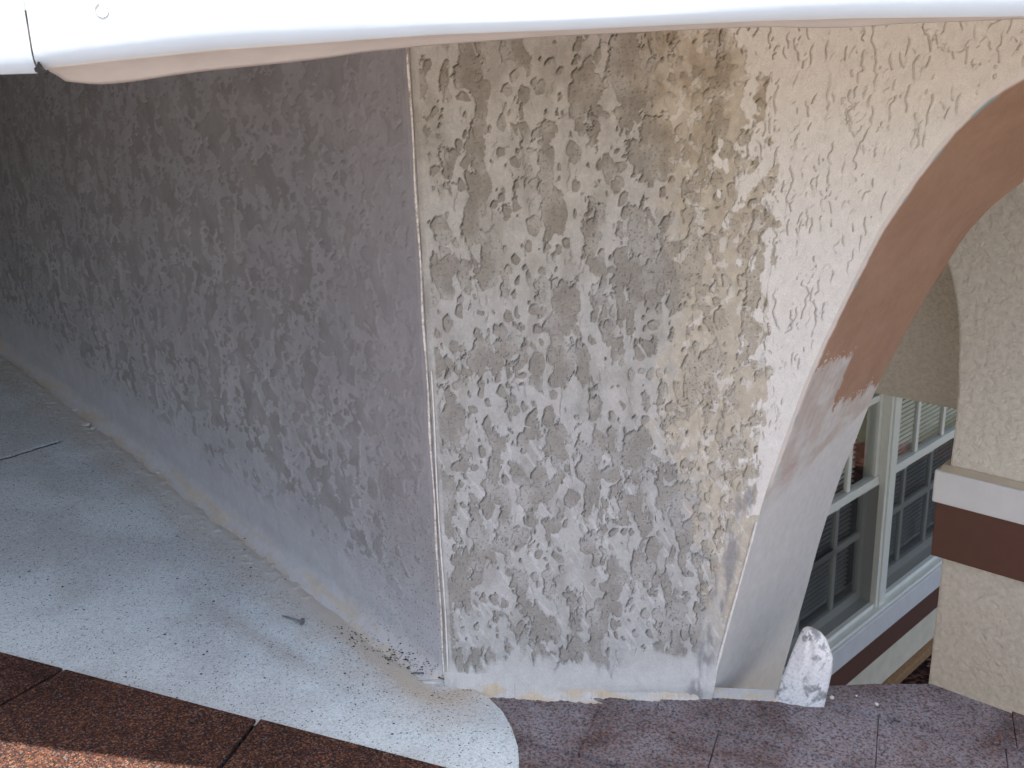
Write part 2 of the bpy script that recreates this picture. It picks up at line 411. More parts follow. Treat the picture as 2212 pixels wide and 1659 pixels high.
# foot swells outward a little
h = h+.012*ss(.07, 0, H)**2
h = h-.004*ss(.012, .0, Sx)
crack_s = ss(0, 1, 0)
def col(c): return np.array(c)[None, None, :]
def lerp(a, b, t): return a*(1-t[..., None])+b*t[..., None]
warm = ss(.35, .95, H+.25*low)
light = lerp(col((.50, .49, .462)), col((.49, .458, .395)), warm)
darkc = lerp(col((.335, .315, .28)), col((.30, .268, .215)), warm)
mc = ss(.25, .75, m)
tone = fbm(Sx/.05, Z/.07, 55, 4)
veil = ss(-.05, .3, fbm(Sx/.045, Z/.11, 57, 4))*.45
paint = lerp(light, darkc, np.clip(mc*(1-.55*ss(-.1, .3, tone))+(1-mc)*veil, 0, 1))*(1+.16*fbm(Sx/.03, Z/.04, 56, 4)+.10*fbm(Sx/.005, Z/.006, 58, 2))[..., None]
tan = lerp(col((.55, .475, .355)), col((.38, .305, .205)), ss(.66, .95, H)*ss(-.2, .3, fbm(Sx/.04, Z/.05, 66, 4)+.05))
tan = tan*(1+.25*fbm(Sx/.012, Z/.015, 67, 4))[..., None]
paint = lerp(paint, tan, near_c*(.80-.25*mc))
creamc = lerp(col((.75, .71, .64)), col((.70, .65, .56)), ss(.6, 1.0, H+.1*low))  # cream darker and yellower up high: eave shade put into the paint
paint = lerp(paint, creamc, np.clip(cream+flake*(1-cream)*.55, 0, 1))
# whitish residue scratches low down
scr = ss(.22, .34, fbm((Sx+.6*Z)/.010, (Z-.3*Sx)/.05, 81, 3))*ss(.62, .35, H)*(1-mc)
paint = lerp(paint, col((.68, .67, .65)), scr*.45*(1-cream))
paint = lerp(paint, col((.58, .565, .53)), ss(foot+.012, foot-.01, H)*.9)
paint = lerp(paint, col((.27, .26, .26)), band*ss(-.2, .25, fbm(Sx/.02, Z/.05, 12, 3))*(1-ss(.02, .008, U[:, None]-Sx))*.8)
paint = lerp(paint, col((.24, .22, .18)), (pits*.8*m)*(1-cream))
Pw = P0[None, None, :]*0+P0+Sx[..., None]*E92-h[..., None]*NF
Pw[..., 2] = Z
front = grid_mesh('front_face', Pw, paint, m_front, pier)
# --- left (side) face, going back
nr, nc = 640, 760
LL = 2.35
tt = np.linspace(0, 1, nc)**1.35*LL
zz = np.linspace(ZB-.02, ZT, nr)
Sy = np.repeat(tt[None, :], nr, 0); Z = np.repeat(zz[:, None], nc, 1)
roofz = rz(P0[0]+tt*ELD[0], P0[1]+tt*ELD[1])[None, :]
H = Z-roofz
n = knock(Sy/1.35, Z*1.55, 203, .95, 0, .08)
low = fbm(Sy/.3, Z/.3, 278, 3)
thr = .11+.30*low+.25*ss(.16, .04, Sy)+.25*ss(.25, .10, H)
d1 = n-thr
mk = ss(-.05, .05, d1)
marg = ss(.012, .03, Sy)*ss(.09, .17, H+.03*low)
m = mk*marg
dn_s = np.gradient(n, axis=1)/np.maximum(np.gradient(Sy, axis=1), 1e-5); dn_z = np.gradient(n, axis=0)/np.gradient(Z, axis=0)
gl = np.sqrt(dn_s**2+dn_z**2)+1e-6
side = np.clip((-dn_s*.8-dn_z*.6)/gl, 0, 1)
groove = np.exp(-((d1/gl+.0007)/.0014)**2)*side*marg*ss(.0, .3, fbm(Sy/.04, Z/.04, 291, 2))*(.25+.6*ss(.2, .6, H))
rough = fbm(Sy/.007, Z/.007, 221, 3); rough2 = fbm(Sy/.04, Z/.04, 222, 3)
cv = .044+.010*fbm(Sy/.12, Sy*0, 603, 2); qd = np.clip(1-(H-.012)/cv, 0, .985)
h = (.0010+.0008*ss(.6, .2, H))*m-.0034*groove*ss(-.1, .3, fbm(Sy/.1, Z/.1, 292, 2))+.0004*rough+.0010*rough2-.004*ss(.012, 0, Sy)+cv*(1-np.sqrt(1-qd**2))*ss(-.0, .03, Sy+.01)
light = lerp(col((.45, .45, .45)), col((.315, .31, .31)), ss(.1, .7, H+.3*low))  # paler foot, darker top: bounce light and shade put into the paint
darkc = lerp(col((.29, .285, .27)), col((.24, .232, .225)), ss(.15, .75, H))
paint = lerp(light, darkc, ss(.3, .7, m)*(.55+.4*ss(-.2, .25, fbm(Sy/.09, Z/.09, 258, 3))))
mauve = ss(.30, .05, Sy+.10*fbm(Sy/.08, Z/.12, 251, 3))*ss(.15, .3, H)
paint = lerp(paint, col((.37, .35, .345)), mauve*.6)
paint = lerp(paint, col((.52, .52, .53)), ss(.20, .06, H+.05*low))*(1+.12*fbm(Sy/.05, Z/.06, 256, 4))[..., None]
pale = ss(.12, .3, fbm(Sy/.03, Z/.09, 261, 3))*ss(.35, .05, Sy)*ss(.75, .5, H)*ss(.15, .3, H)
paint = lerp(paint, col((.40, .385, .38)), pale*.5)
cvm = ss(.055, .020, H)
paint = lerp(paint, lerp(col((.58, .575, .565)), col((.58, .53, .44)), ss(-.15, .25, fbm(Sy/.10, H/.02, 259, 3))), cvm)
gs = ss(.52, .6, perlin(Sy/.004, Z/.004, 271))*ss(.35, .1, Sy)*ss(.5, .2, H)
paint = lerp(paint, col((.12, .09, .07)), gs*.7)
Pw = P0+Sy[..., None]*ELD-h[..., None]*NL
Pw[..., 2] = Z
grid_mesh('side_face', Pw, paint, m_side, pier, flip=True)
# --- the corner bead: thin chipped metal nose
zz = np.linspace(ZB+.06, CAMZ+.02, 60)
rj = [(.0014+.0004*math.sin(z*37)+.0004*random.random()) for z in zz]
dirb = (az(182)+az(-132)); dirb /= np.linalg.norm(dirb)
MB().tube([P0*np.array([1, 1, 0])+np.array([0, 0, z])+dirb*.0008+E92*(.0007*math.sin(z*33)) for z in zz], rj, 8).build('corner_bead', m_bead, pier, smooth=True)
zz = np.linspace(P0[2]+.02, P0[2]+.56, 40)
MB().tube([P0*np.array([1, 1, 0])+np.array([0, 0, z])+E92*(.0065+.001*math.sin(z*17))-NF*.0012 for z in zz], [.0011+.0006*random.random() for z in zz], 6).build('corner_bead', m_cream, pier, smooth=True)
# --- arch reveal
nr, nc = 620, 90
zA = np.linspace(ZB-.15, CAMZ+.015, nr)
s1 = np.interp(zA, z1, e1)
# pair points of both edges by arc fraction in the seen curves
zB_ = np.linspace(ZB-.25, np.interp(.97, e2, z2) if e2[-1] > .97 else z2[-1], nr)
ptsA = np.stack([s1, zA], 1); s2 = np.interp(zB_, z2, e2); ptsB = np.stack([s2, zB_], 1)
def arcparam(p):
    d = np.r_[0, np.cumsum(np.linalg.norm(np.diff(p, axis=0), axis=1))]; return d/d[-1], d[-1]
def resamp(p, t): a, _ = arcparam(p); return np.stack([np.interp(t, a, p[:, 0]), np.interp(t, a, p[:, 1])], 1)
T = np.linspace(0, 1, nr); A_ = resamp(ptsA, T); B_ = resamp(ptsB, T)
W_ = np.linspace(0, 1, nc)
P = np.zeros((nr, nc, 3))
for j, wv in enumerate(W_):
    q = A_*(1-wv)+B_*wv
    P[:, j, :] = P0+q[:, 0:1]*E92+NF*TH*wv
    P[:, j, 2] = q[:, 1]
XX = np.repeat(W_[None, :], nr, 0)*TH; Hh = P[..., 2]-P0[2]
r1 = fbm(XX/.012, Hh/.012, 401, 3); r2 = fbm(XX/.06, Hh/.09, 402, 3)
nv = np.cross(P[2:, 1:-1]-P[:-2, 1:-1], P[1:-1, 2:]-P[1:-1, :-2]); nv /= np.linalg.norm(nv, axis=-1, keepdims=True)
nv = np.pad(nv, ((1, 1), (1, 1), (0, 0)), mode='edge')
P = P+nv*(.0006*r1+.0007*r2)[..., None]*np.sin(np.pi*np.clip(XX/TH, .0, 1))[..., None]
# paint: brown above, dry-brushed edge, grey coat below
hb = hit(fp(2095, 890), P0+NF*TH*.35, NF)[2]-P0[2]; hb2 = hit(fp(2150, 980), P0+NF*TH*.8, NF)[2]-P0[2]
hl = hit(fp(2010, 1180), P0+NF*TH*.4, NF)[2]-P0[2]
stepx = ss(.42, .47, XX/TH+.02*perlin(Hh/.02, XX*0, 7))
bound = hb*(1-stepx)+hb2*stepx+.016*fbm(XX/.004, Hh/.03, 405, 3)+.02*fbm(XX/.02, Hh/.05, 406, 2)
isbr = ss(-.003, .003, Hh-bound)
brown = lerp(col((.33, .205, .14)), col((.305, .185, .125)), ss(-.3, .3, r2))
grey = lerp(col((.52, .50, .47)), col((.45, .40, .36)), ss(-.25, .3, fbm(XX/.05, Hh/.04, 409, 4)+.25*ss(hl, hb, Hh)))
grey = lerp(grey, col((.37, .29, .24)), ss(hb2-.14, hb, Hh)*ss(-.1, .25, fbm(XX/.01, Hh/.04, 410, 4)-.05)*.5)
lowc = ss(.008, -.004, Hh-(hl+.10*(XX/TH-.4)+.008*fbm(XX/.04, Hh*0, 411, 2)))
grey = lerp(grey, col((.54, .53, .51)), lowc)
rp = lerp(grey, brown, isbr)
spk = ss(.50, .58, perlin(XX/.004, Hh/.005, 412))*ss(.02, 0, Hh-bound)*isbr
rp = lerp(rp, col((.70, .66, .62)), spk)
# cream/teal lip along the front edge
lip = ss(.016, .010, XX+.004*fbm(XX*0, Hh/.03, 413, 3))*ss(hl-.02, hl+.05, Hh)
rp = lerp(rp, col((.72, .66, .60)), lip)
lipt = ss(.010, .012, XX)*ss(.018, .015, XX)*ss(.15, .3, fbm(XX*0, Hh/.06, 414, 2))*ss(.3, .5, Hh)
rp = lerp(rp, col((.25, .36, .36)), lipt)
rp = lerp(rp, col((.35, .19, .16)), ss(.3, .1, ((XX/TH-.22)/.12)**2*.3+((Hh-hl-.02)/.035)**2*.3+.5*np.abs(r1))*.3)
grid_mesh('arch_reveal', P, rp, m_rev, pier)
# rear face of the wall and the wall above the arch, closing the solid
bk = [P0+NF*TH+E92*s for s in (0.0,)]
poly = [(0.02, ZB-.2), *[(float(np.interp(z, z2, e2)), float(z)) for z in np.linspace(ZB-.2, z2[-1], 40)], (1.0, ZT), (0.02, ZT)]
MB().prism([P0*np.array([1, 1, 0])+NF*(TH+.004)+E92*min(s, 1.0)+UP*z for s, z in poly], NF*.01).build('rear_face', m_bgsm, pier)
MB().box(P0*np.array([1, 1, 0])+E92*.972+UP*(CAMZ+.03), E92*1.6, NF*TH, UP*.5).build('arch_crown', m_cream, pier)
# raised cement arris along the lower arch edge
zz = np.linspace(P0[2]-.02, P0[2]+.30, 40)
MB().tube([P0*np.array([1, 1, 0])+E92*(float(ar(z))-.002)-NF*.0015+UP*z for z in zz], [.0016+.0012*random.random() for z in zz], 6).build('arris_sealant', m_cream, pier, smooth=True)
# ragged cement fillet at the front foot
nr, nc = 60, 420
ARF = float(ar(P0[2]-.02))
Sx = np.repeat(np.linspace(0, ARF+.002, nc)[None, :], nr, 0); q = np.repeat(np.linspace(0, 1, nr)[:, None], nc, 1)
wdt = .022+.016*fbm(Sx/.09, Sx*0, 501, 3)+.006*fbm(Sx/.01, Sx*0, 502, 3)
wdt = wdt*(.25+.75*ss(0, .03, Sx)*ss(ARF, ARF-.03, Sx)); out = q*wdt; hgt = .034*(1-q)**2.0+.0035*(q < .97)
B = P0+E92*Sx[..., None]-NF*(out+.004)[..., None]
zr = rz(B[..., 0], B[..., 1]); B[..., 2] = zr+hgt+.0012*fbm(Sx/.008, out/.008, 503, 3)
pc = lerp(col((.58, .565, .53)), col((.60, .50, .37)), ss(.0, .5, fbm(Sx/.05, q/.5, 504, 3)+.45*q))
pc = lerp(pc, col((.10, .085, .07)), ss(.30, .42, fbm(Sx/.02, q/.4, 505, 4))*ss(.75, .95, q))
grid_mesh('foot_fillet', B, pc, m_front, pier)
# cement fillet at the foot of the arch reveal
fA, fB = onroof_((1526, 1512)), onroof_((1684, 1519))
nr, nc = 40, 160
t = np.repeat(np.linspace(0, 1, nc)[None, :], nr, 0); q = np.repeat(np.linspace(0, 1, nr)[:, None], nc, 1)
dr = fB-fA; Lf = np.linalg.norm(dr); od = np.array([dr[1], -dr[0], 0])/Lf
wdt = (.012+.007*fbm(t*Lf/.05, t*0, 511, 3)+.003*fbm(t*Lf/.008, t*0, 512, 2))*(.5+.5*ss(1, .9, t))
B = fA+dr*t[..., None]+od*(q*wdt-.004)[..., None]
B[..., 2] = P0[2]-(nr_[0]*(B[..., 0]-P0[0])+nr_[1]*(B[..., 1]-P0[1]))/nr_[2]+.016*(1-q)**2+.006
pc = lerp(col((.46, .45, .43)), col((.50, .43, .33)), ss(-.0, .5, fbm(t*Lf/.03, q/.5, 514, 4)+.4*q))
grid_mesh('foot_fillet', B, pc, m_front, pier)
# ================================================================== wing added out of view to keep sky light off the side wall
blocker = MB(); blocker.box((-2.35, -1.2, 1.2), (.25, 0, 0), (0, 5.2, 0), (0, 0, 2.4)); wg = blocker.build('sky_blocker_wall', stucco_bg('grey_stucco', (.30, .31, .33)), None, .01)
tag(wg, 'added unseen wing wall standing left of the patched wall', 'wall')
# ================================================================== lower roof
roof = empty('lower_roof', onroof((1106, 1640)), 'low shingled porch roof of brown granules under the stucco wall', 'roof')
ED = az(111.0); EU = az(21.0)
pa, pb, pc_, pd = [onroof(p) for p in ((1788, 1491), (1985, 1488), (2037, 1497), (2212, 1563))]
O2 = onroof((1106, 1600))[:2]
def to2(a, b): return O2+a*ED[:2]+b*EU[:2]
def clip(poly, A, Bp, shift=0):    # keep the side to the right-hand side of A->B seen from above
    A = np.array(A[:2]); Bp = np.array(Bp[:2]); d = Bp-A; nn = np.array([d[1], -d[0]]); nn /= np.linalg.norm(nn); A = A-nn*shift
    out = []
    for i in range(len(poly)):
        p, q = poly[i], poly[(i+1) % len(poly)]; a = np.dot(p-A, nn); b = np.dot(q-A, nn)
        if a >= 0: out.append(p)
        if a*b < 0: out.append(p+(q-p)*(a/(a-b)))
    return out
def slab(poly, z0, z1f, name, mat, parent):
    if len(poly) < 3: return None
    v = []; nP = len(poly)
    bot = [np.array([p[0], p[1], rz(p[0], p[1])+z0]) for p in poly]
    top = [np.array([p[0], p[1], rz(p[0], p[1])+z1f(p)]) for p in poly]
    b = MB(); b.v = bot+top
    b.f = [tuple(range(nP))[::-1], tuple(range(nP, 2*nP))]+[(k, (k+1) % nP, nP+(k+1) % nP, nP+k) for k in range(nP)]
    return b.build(name, mat, parent, bevel=.0012)
fAx = onroof((1526, 1509))[:2]
deck = [np.array(p) for p in ((-3.2, -1.6), (2.4, -1.6), (2.4, 1.3), (pd[0]+.6, pd[1]-.32), pd[:2], pc_[:2], pb[:2], pa[:2], fAx, (.30, 1.56), (-.1, 1.9), (-2.6, 4.4), (-3.2, 4.4))]
dk = MB(); nP = len(deck)
dk.v = [np.array([p[0], p[1], rz(*p)-.05]) for p in deck]+[np.array([p[0], p[1], rz(*p)-.003]) for p in deck]
dk.f = [tuple(range(nP))[::-1], tuple(range(nP, 2*nP))]+[(k, (k+1) % nP, nP+(k+1) % nP, nP+k) for k in range(nP)]
dk.build('deck', m_shr, roof)
EXPO = .135
for r in range(-8, 5):
    b0 = r*EXPO; b1 = b0+EXPO+.02
    a = -2.2+random.random()*.2 if r < -1 else -.35+random.random()*.2
    amax = 2.2 if r < 0 else 1.6
    while a < amax:
        wd = random.choice((.19, .27, .34, .42)); lift = random.choice((.002, .004, .007)) if a > .05 else .001
        pl = [to2(a, b0), to2(a+wd-.001, b0+random.uniform(-.003, .003)), to2(a+wd-.001, b1), to2(a, b1)]
        sh = random.choice((0, .006, .013, .018))
        pl = clip(pl, pa, pb, sh)
        if len(pl) > 2: pl = clip(pl, pc_, pd, sh)
        if len(pl) > 2 and min(p[0] for p in pl) > .12 and max(p[1] for p in pl) > 1.42: pl = clip(pl, fAx, pa[:2], 0)
        def zf(p, b0=b0, lift=lift): return lift+.006-.006*min(1, max(0, (np.dot(p-O2, EU[:2])-b0)/EXPO))+.001
        if len(pl) > 2: slab(pl, -.002, zf, 'shingle', m_shr, roof)
        a += wd
# near-left shingles lying over the white sheet
LA, LB = onroof((0, 1430))[:2], onroof((870, 1660))[:2]
dl = (LB-LA)/np.linalg.norm(LB-LA); nl = np.array([-dl[1], dl[0]]);  nl = nl if nl[1] < 0 else -nl
cuts = []
for p0, p1 in (((130, 1476), (-2, 1552)), ((542, 1596), (494, 1659))):
    A, Bq = onroof(p0)[:2], onroof(p1)[:2]; cuts.append((A, Bq))
def along(t, q): return LA+dl*t+nl*q
tc = [float(np.dot(c[0]-LA, dl)) for c in cuts]
kd = []
for c in cuts:
    dd = c[1]-c[0]; kd.append(float(np.dot(dd, dl)/np.dot(dd, nl)))
DP = .30
spans = [(-.9, tc[0], 0, kd[0], .0), (tc[0]+.0075, tc[1], kd[0], kd[1], .0015), (tc[1]+.0065, 1.5, kd[1], 0, -.001)]
for t0, t1, k0, k1, off in spans:
    pl = [along(t0, off), along(t1, off+.001), along(t1+k1*DP, DP), along(t0+k0*DP, DP)]
    ar_ = sum(pl[i][0]*pl[(i+1) % 4][1]-pl[(i+1) % 4][0]*pl[i][1] for i in range(4))
    if ar_ < 0: pl = pl[::-1]
    slab(pl, .0165, lambda p: .0225, 'shingle', m_shn, roof)
# white granulated repair sheet
h0, h1 = .0030, .0030
xs = np.arange(-1.95, .16, .0032); ys = np.arange(.72, 3.4, .0032)
X, Y = np.meshgrid(xs, ys)
dL = -((X-P0[0])*NL[0]+(Y-P0[1])*NL[1])        # distance in front of the left wall
aL = (X-P0[0])*ELD[0]+(Y-P0[1])*ELD[1]
rP = np.hypot(X-P0[0], Y-P0[1]); dLr = dL.copy(); dL = np.where(aL < 0, rP, dL)
dF = -((X-P0[0])*NF[0]+(Y-P0[1])*NF[1]); aF = (X-P0[0])*E92[0]+(Y-P0[1])*E92[1]
nose = [onroof(p)[:2] for p in ((962, 1492), (1010, 1500), (1050, 1518), (1085, 1552), (1107, 1592), (1119, 1630), (1122, 1665), (1112, 1720), (1080, 1790), (1000, 1860))]
ny = np.array([p[1] for p in nose]); nx = np.array([p[0] for p in nose]); o = np.argsort(ny)
lim = np.where(Y < P0[1], np.interp(Y, ny[o], nx[o]), 9)
X0 = X; X = np.minimum(X, lim+.0006*perlin(Y/.004, Y*0, 7))
ok = (X0 < lim+.0032) & (dL > .0005) & ((dLr > 0) | (aL < 0))
ok &= ~((dF < .0) & (aF > 0))
ok &= ((X-LA[0])*nl[0]+(Y-LA[1])*nl[1]) < .012
ok &= (Y > .72)
# visible range only
ok &= (X > -.62*Y-.10)
hh = .0150+.0016*fbm(X/.16, Y/.16, 601, 3)+.0005*fbm(X/.008, Y/.008, 602, 2)
cove = .036+.008*fbm(aL/.12, aL*0, 603, 2)
dd = np.clip(1-dL/cove, 0, 1)
lump = ss(.1, .4, fbm(X/.02, Y/.02, 604, 3))*ss(.05, .02, np.abs(dL-.035))*ss(.25, .5, aL)
hh = hh+.0025*lump
# lap seam
SA, SB = onroof((-40, 1018))[:2], onroof((138, 964))[:2]
sv = (SB-SA)/np.linalg.norm(SB-SA); sn = np.array([-sv[1], sv[0]])
ts = (X-SA[0])*sv[0]+(Y-SA[1])*sv[1]; qs = (X-SA[0])*sn[0]+(Y-SA[1])*sn[1]+.003*perlin(ts/.03, ts*0, 9)
Ls = np.linalg.norm(SB-SA)
hh = hh-.0035*ss(.0075, .004, np.abs(qs))*ss(Ls+.01, Ls-.02, ts)
hh = hh+.003*ss(0, -.01, qs)*ss(Ls+.05, Ls, ts)*0
wc = lerp(col((.66, .745, .765)), col((.56, .615, .63)), ss(-.3, .3, fbm(X/.22, Y/.22, 605, 4)))
stain = ss(.10, .02, np.abs(dL-.045)+.05*fbm(X/.07, Y/.07, 606, 4))
wc = lerp(wc, col((.56, .53, .47)), stain*.6)
st2 = ss(.03, .005, np.abs(dL-.045-.02*fbm(aL/.1, aL*0, 607, 2)))*ss(.5, .1, aL)
wc = lerp(wc, col((.50, .40, .27)), st2*.5)
wc = lerp(wc, col((.50, .46, .39)), ss(.05, .03, dL)*ss(0, .02, aL)*.6)
st3 = np.exp(-((dL-.14-.15*(aL-.1))/.02)**2)*ss(.55, .35, aL)*ss(.05, .2, aL)
wc = lerp(wc, col((.36, .31, .26)), st3*.35)
wc = lerp(wc, col((.02, .018, .016)), ss(.0055, .004, np.abs(qs))*ss(Ls+.01, Ls-.02, ts)*.97)  # darkness of the open seam put into the sheet colour
PP = np.stack([X, Y, rz(X, Y)+hh], -1)
keep = ok[:-1, :-1] & ok[1:, :-1] & ok[:-1, 1:] & ok[1:, 1:]
sheet = grid_mesh('white_cap_sheet', PP, wc, m_white, None, keep=keep)
tag(sheet, 'pale blue-white granulated roofing sheet with rounded end along the wall foot', 'roofing sheet')
me = sheet.data; co = np.zeros(len(me.vertices)*3, np.float32); me.vertices.foreach_get('co', co); co = co.reshape(-1, 3)
dLv = -((co[:, 0]-P0[0])*NL[0]+(co[:, 1]-P0[1])*NL[1])
att = me.attributes.new('smoothed', 'FLOAT', 'POINT'); att.data.foreach_set('value', (ss(.075, .04, dLv)*ss(0, .03, (co[:, 0]-P0[0])*ELD[0]+(co[:, 1]-P0[1])*ELD[1])).astype(np.float32))
# skirt so the sheet has a visible thickness at its rounded end
sk = [p for p in nose]; 
b = MB()
for p in nose: b.v += [np.array([p[0], p[1], rz(*p)+.0005]), np.array([p[0]-.0005, p[1], rz(*p)+.0148])]
b.f = [(2*k, 2*k+2, 2*k+3, 2*k+1) for k in range(len(nose)-1)]
b.build('sheet_edge', m_crumb, sheet)
# ================================================================== bits lying on the roof
def onr(p, dz): q = onroof(p); return np.array([q[0], q[1], rz(q[0], q[1])+dz])
na, nb = onr((612, 1350), .0195), onr((655, 1366), .0225)
nl_ = empty('roofing_nail', (na+nb)/2, 'grey roofing nail lying on the pale granulated sheet near the wall foot', 'nail')
MB().tube([na, na+(nb-na)*.12, nb], [.0004, .0018, .0020], 8).build('shank', m_nail, nl_, smooth=True)
ax = (nb-na)/np.linalg.norm(nb-na)
MB().tube([nb-ax*.0006, nb+ax*.0014], [.0068, .0066], 14).build('head', m_nail, nl_)
def sliver(p, q, wd, lab, hgt, mat=None):
    A, Bq = onr(p, hgt), onr(q, hgt+.003); d = Bq-A; s_ = np.cross(d, UP); s_ /= np.linalg.norm(s_)
    o = MB().box(A-s_*wd/2, d, s_*wd, UP*.0012).build('metal_sliver', mat or m_bright, bevel=.0003)
    tag(o, lab, 'metal scrap', 'metal scraps at the wall corner'); return o
sliver((905, 1489), (955, 1495), .0022, 'bright straight metal sliver lying flat just below the wall corner', .0185)
sliver((915, 1476), (962, 1494), .003, 'grey metal sliver standing off the sheet above the bright one at the corner', .020, m_nail)
sliver((893, 1474), (918, 1478), .004, 'short dark scrap of metal left of the wall corner', .018, m_nail)
# dark grit
b = MB()
def grit(p, r):
    c = onr(p, .0165); c[2] += max(0, 0); k = len(b.v); dL_ = -((c[0]-P0[0])*NL[0]+(c[1]-P0[1])*NL[1])
    if dL_ < .004: return
    if dL_ < .044: q_ = math.sqrt(max(0, 1-(1-dL_/.044)**2)); c[2] += max(0, .012+.044*(1-q_)-.0145)
    for i in range(6):
        th = i*math.pi/3; rr = r*random.uniform(.5, 1.3); b.v.append(c+np.array([rr*math.cos(th)*1.5, rr*math.sin(th), 0]))
    b.v.append(c+np.array([0, 0, r*.9]))
    b.f.extend([(k+i, k+(i+1) % 6, k+6) for i in range(6)])
for i in range(260):
    grit((random.uniform(0, 1080), random.uniform(1000, 1640)), random.uniform(.0006, .0020)) if True else 0
for i in range(170):
    t = random.random()**.8; x = 720+t*230; y = 1372+t*112
    grit((x+random.gauss(0, 9), y+random.gauss(0, 5+8*(1-t))), random.uniform(.0006, .0017))
keepf = []
o = b.build('dark_grit', m_black); tag(o, 'dark grit and leaf crumbs scattered over the pale sheet', 'grit', kind='stuff')
# plaster crumbs and mortar lumps
def lump_obj(p, r, name, lab, cat, mat, grp, flat=.6, dz=.004):
    c = onr(p, dz); random.seed(int(p[0]*7+p[1])); import bmesh
    bm = bmesh.new(); bmesh.ops.create_icosphere(bm, subdivisions=2, radius=r)
    for v in bm.verts:
        k = 1+random.uniform(-.22, .22); v.co = Vector((v.co.x*k*1.4, v.co.y*k, v.co.z*k*flat))
    me = bpy.data.meshes.new(name); bm.to_mesh(me); bm.free()
    o = bpy.data.objects.new(name, me); me.materials.append(mat); COL.objects.link(o); o.location = Vector(c); o.rotation_euler.z = random.random()*3
    tag(o, lab, cat, grp); return o
for p, r, lb in (((1796, 1520), .0035, 'white plaster crumb just right of the metal flashing foot'), ((1849, 1516), .0018, 'tiny white plaster crumb midway along the dusty shingles'), ((1893, 1534), .0030, 'long white plaster crumb farthest right on the dusty shingles')):
    lump_obj(p, r, 'plaster_crumb', lb, 'plaster crumb', m_crumb, 'plaster crumbs on the shingles', .5, .012)
for p, r, lb in (((188, 932), .012, 'pale mortar lump near the far end of the left wall foot'), ((205, 940), .008, 'small mortar lump beside the larger far one'), ((346, 1036), .007, 'yellowish mortar lump halfway along the left wall foot'), ((165, 900), .006, 'smallest and farthest mortar lump at the left wall foot')):
    lump_obj(p, r, 'mortar_lump', lb, 'mortar lump', m_crumb, 'mortar lumps at the left wall foot', .35, .020)
# ================================================================== flashing
fl = [(1672, 1520), (1735, 1357), (1757, 1362), (1780, 1385), (1796, 1415), (1797, 1450), (1788, 1490), (1776, 1535)]
PF = P0+E92*0.0
fa, fb = onroof((1676, 1521)), onroof((1777, 1534))
dv = fb-fa; dv[2] = 0; dv /= np.linalg.norm(dv); nfl = np.array([-dv[1], dv[0], 0])
outl = [hit(p, fa, nfl) for p in ((1670, 1522), (1690, 1465), (1712, 1405), (1733, 1357), (1745, 1353), (1757, 1355), (1772, 1364), (1785, 1378), (1793, 1398), (1800, 1425), (1797, 1452), (1789, 1490), (1778, 1537))]
flo = empty('metal_flashing', (fa+fb)/2, 'bent weathered aluminium flashing tab standing at the foot of the arch', 'flashing')
nn_ = 24; outl = np.array(outl)
zz0 = min(outl[0][2], outl[-1][2])
top_i = 4
left = outl[:top_i+1]; right = outl[top_i:][::-1]
rows = np.linspace(0, 1, nn_)
Pm = np.zeros((nn_, 16, 3)); Lr = resamp3 = None
def res3(p, t):
    d = np.r_[0, np.cumsum(np.linalg.norm(np.diff(p, axis=0), axis=1))]; d /= d[-1]
    return np.stack([np.interp(t, d, p[:, i]) for i in range(3)], 1)
A_, B_ = res3(left, rows), res3(right, rows)
for j in range(16):
    k = j/15; Pm[:, j] = A_*(1-k)+B_*k
    bend = -.018*math.sin(k*math.pi)+.007*math.exp(-((k-.45)/.07)**2)
    Pm[:, j] += nfl*bend*(.3+.7*rows[:, None])
fo = grid_mesh('tab', Pm, None, m_metal, flo)
so_ = fo.modifiers.new('s', 'SOLIDIFY'); so_.thickness = .0012
MB().tube([onr((1767, 1500), .0)+UP*(0.028)-nfl*.001, onr((1767, 1500), 0)+UP*(0.028)-nfl*.004], .004, 12).build('nail_head', m_nail, flo)
# ================================================================== eave
Cc = CAM+ray(78, 150)*(1.02/ray(78, 150)[1])
eave = empty('roof_eave', Cc, 'overexposed white metal roof eave with sagging bottom lip across the top', 'eave')
fpts = [(78, 150), (86, 148), (215, 133), (473, 107), (778, 86), (950, 75), (1207, 66), (1642, 46), (1839, 40), (2212, 36), (2500, 30)]
lpts = [(70, 152), (95, 157), (120, 166), (150, 178), (175, 182), (200, 184), (240, 183), (300, 176), (360, 166), (430, 156), (560, 143), (700, 128), (778, 115), (850, 108), (885, 104), (1000, 94), (1207, 79), (1642, 59), (1760, 62), (1839, 61), (1950, 52), (2100, 47), (2212, 42), (2500, 34)]
fb_ = np.array([hit(p, Cc, NF) for p in fpts]); OFF = .06
fl_ = np.array([hit(p, Cc+NF*OFF, NF) for p in lpts])
sS = np.r_[np.linspace(-.0, 1.9, 260), 4.5]
fs = [float(np.dot(p-Cc, E92)) for p in fb_]; ls = [float(np.dot(p-Cc, E92)) for p in fl_]
zf_ = np.interp(sS, fs, fb_[:, 2]); zl_ = np.interp(sS, ls, fl_[:, 2])
k = np.ones(5)/5
zl_ = np.convolve(np.pad(zl_, 2, mode='edge'), k, 'valid')
prof = [(0.0, .20), (.0005, .14), (-.001, .10), (.0, .06), (0, .02), (.0005, .010), (.003, .004), (.008, .0005)]
P = np.zeros((len(prof), len(sS), 3))
for i, (d, zz_) in enumerate(prof):
    P[i] = Cc+E92*sS[:, None]+NF*(d+.0007*np.sin(sS*9+i))[:, None]; P[i, :, 2] = zf_+zz_
grid_mesh('fascia', P, None, m_fascia, eave)
P = np.zeros((10, len(sS), 3))
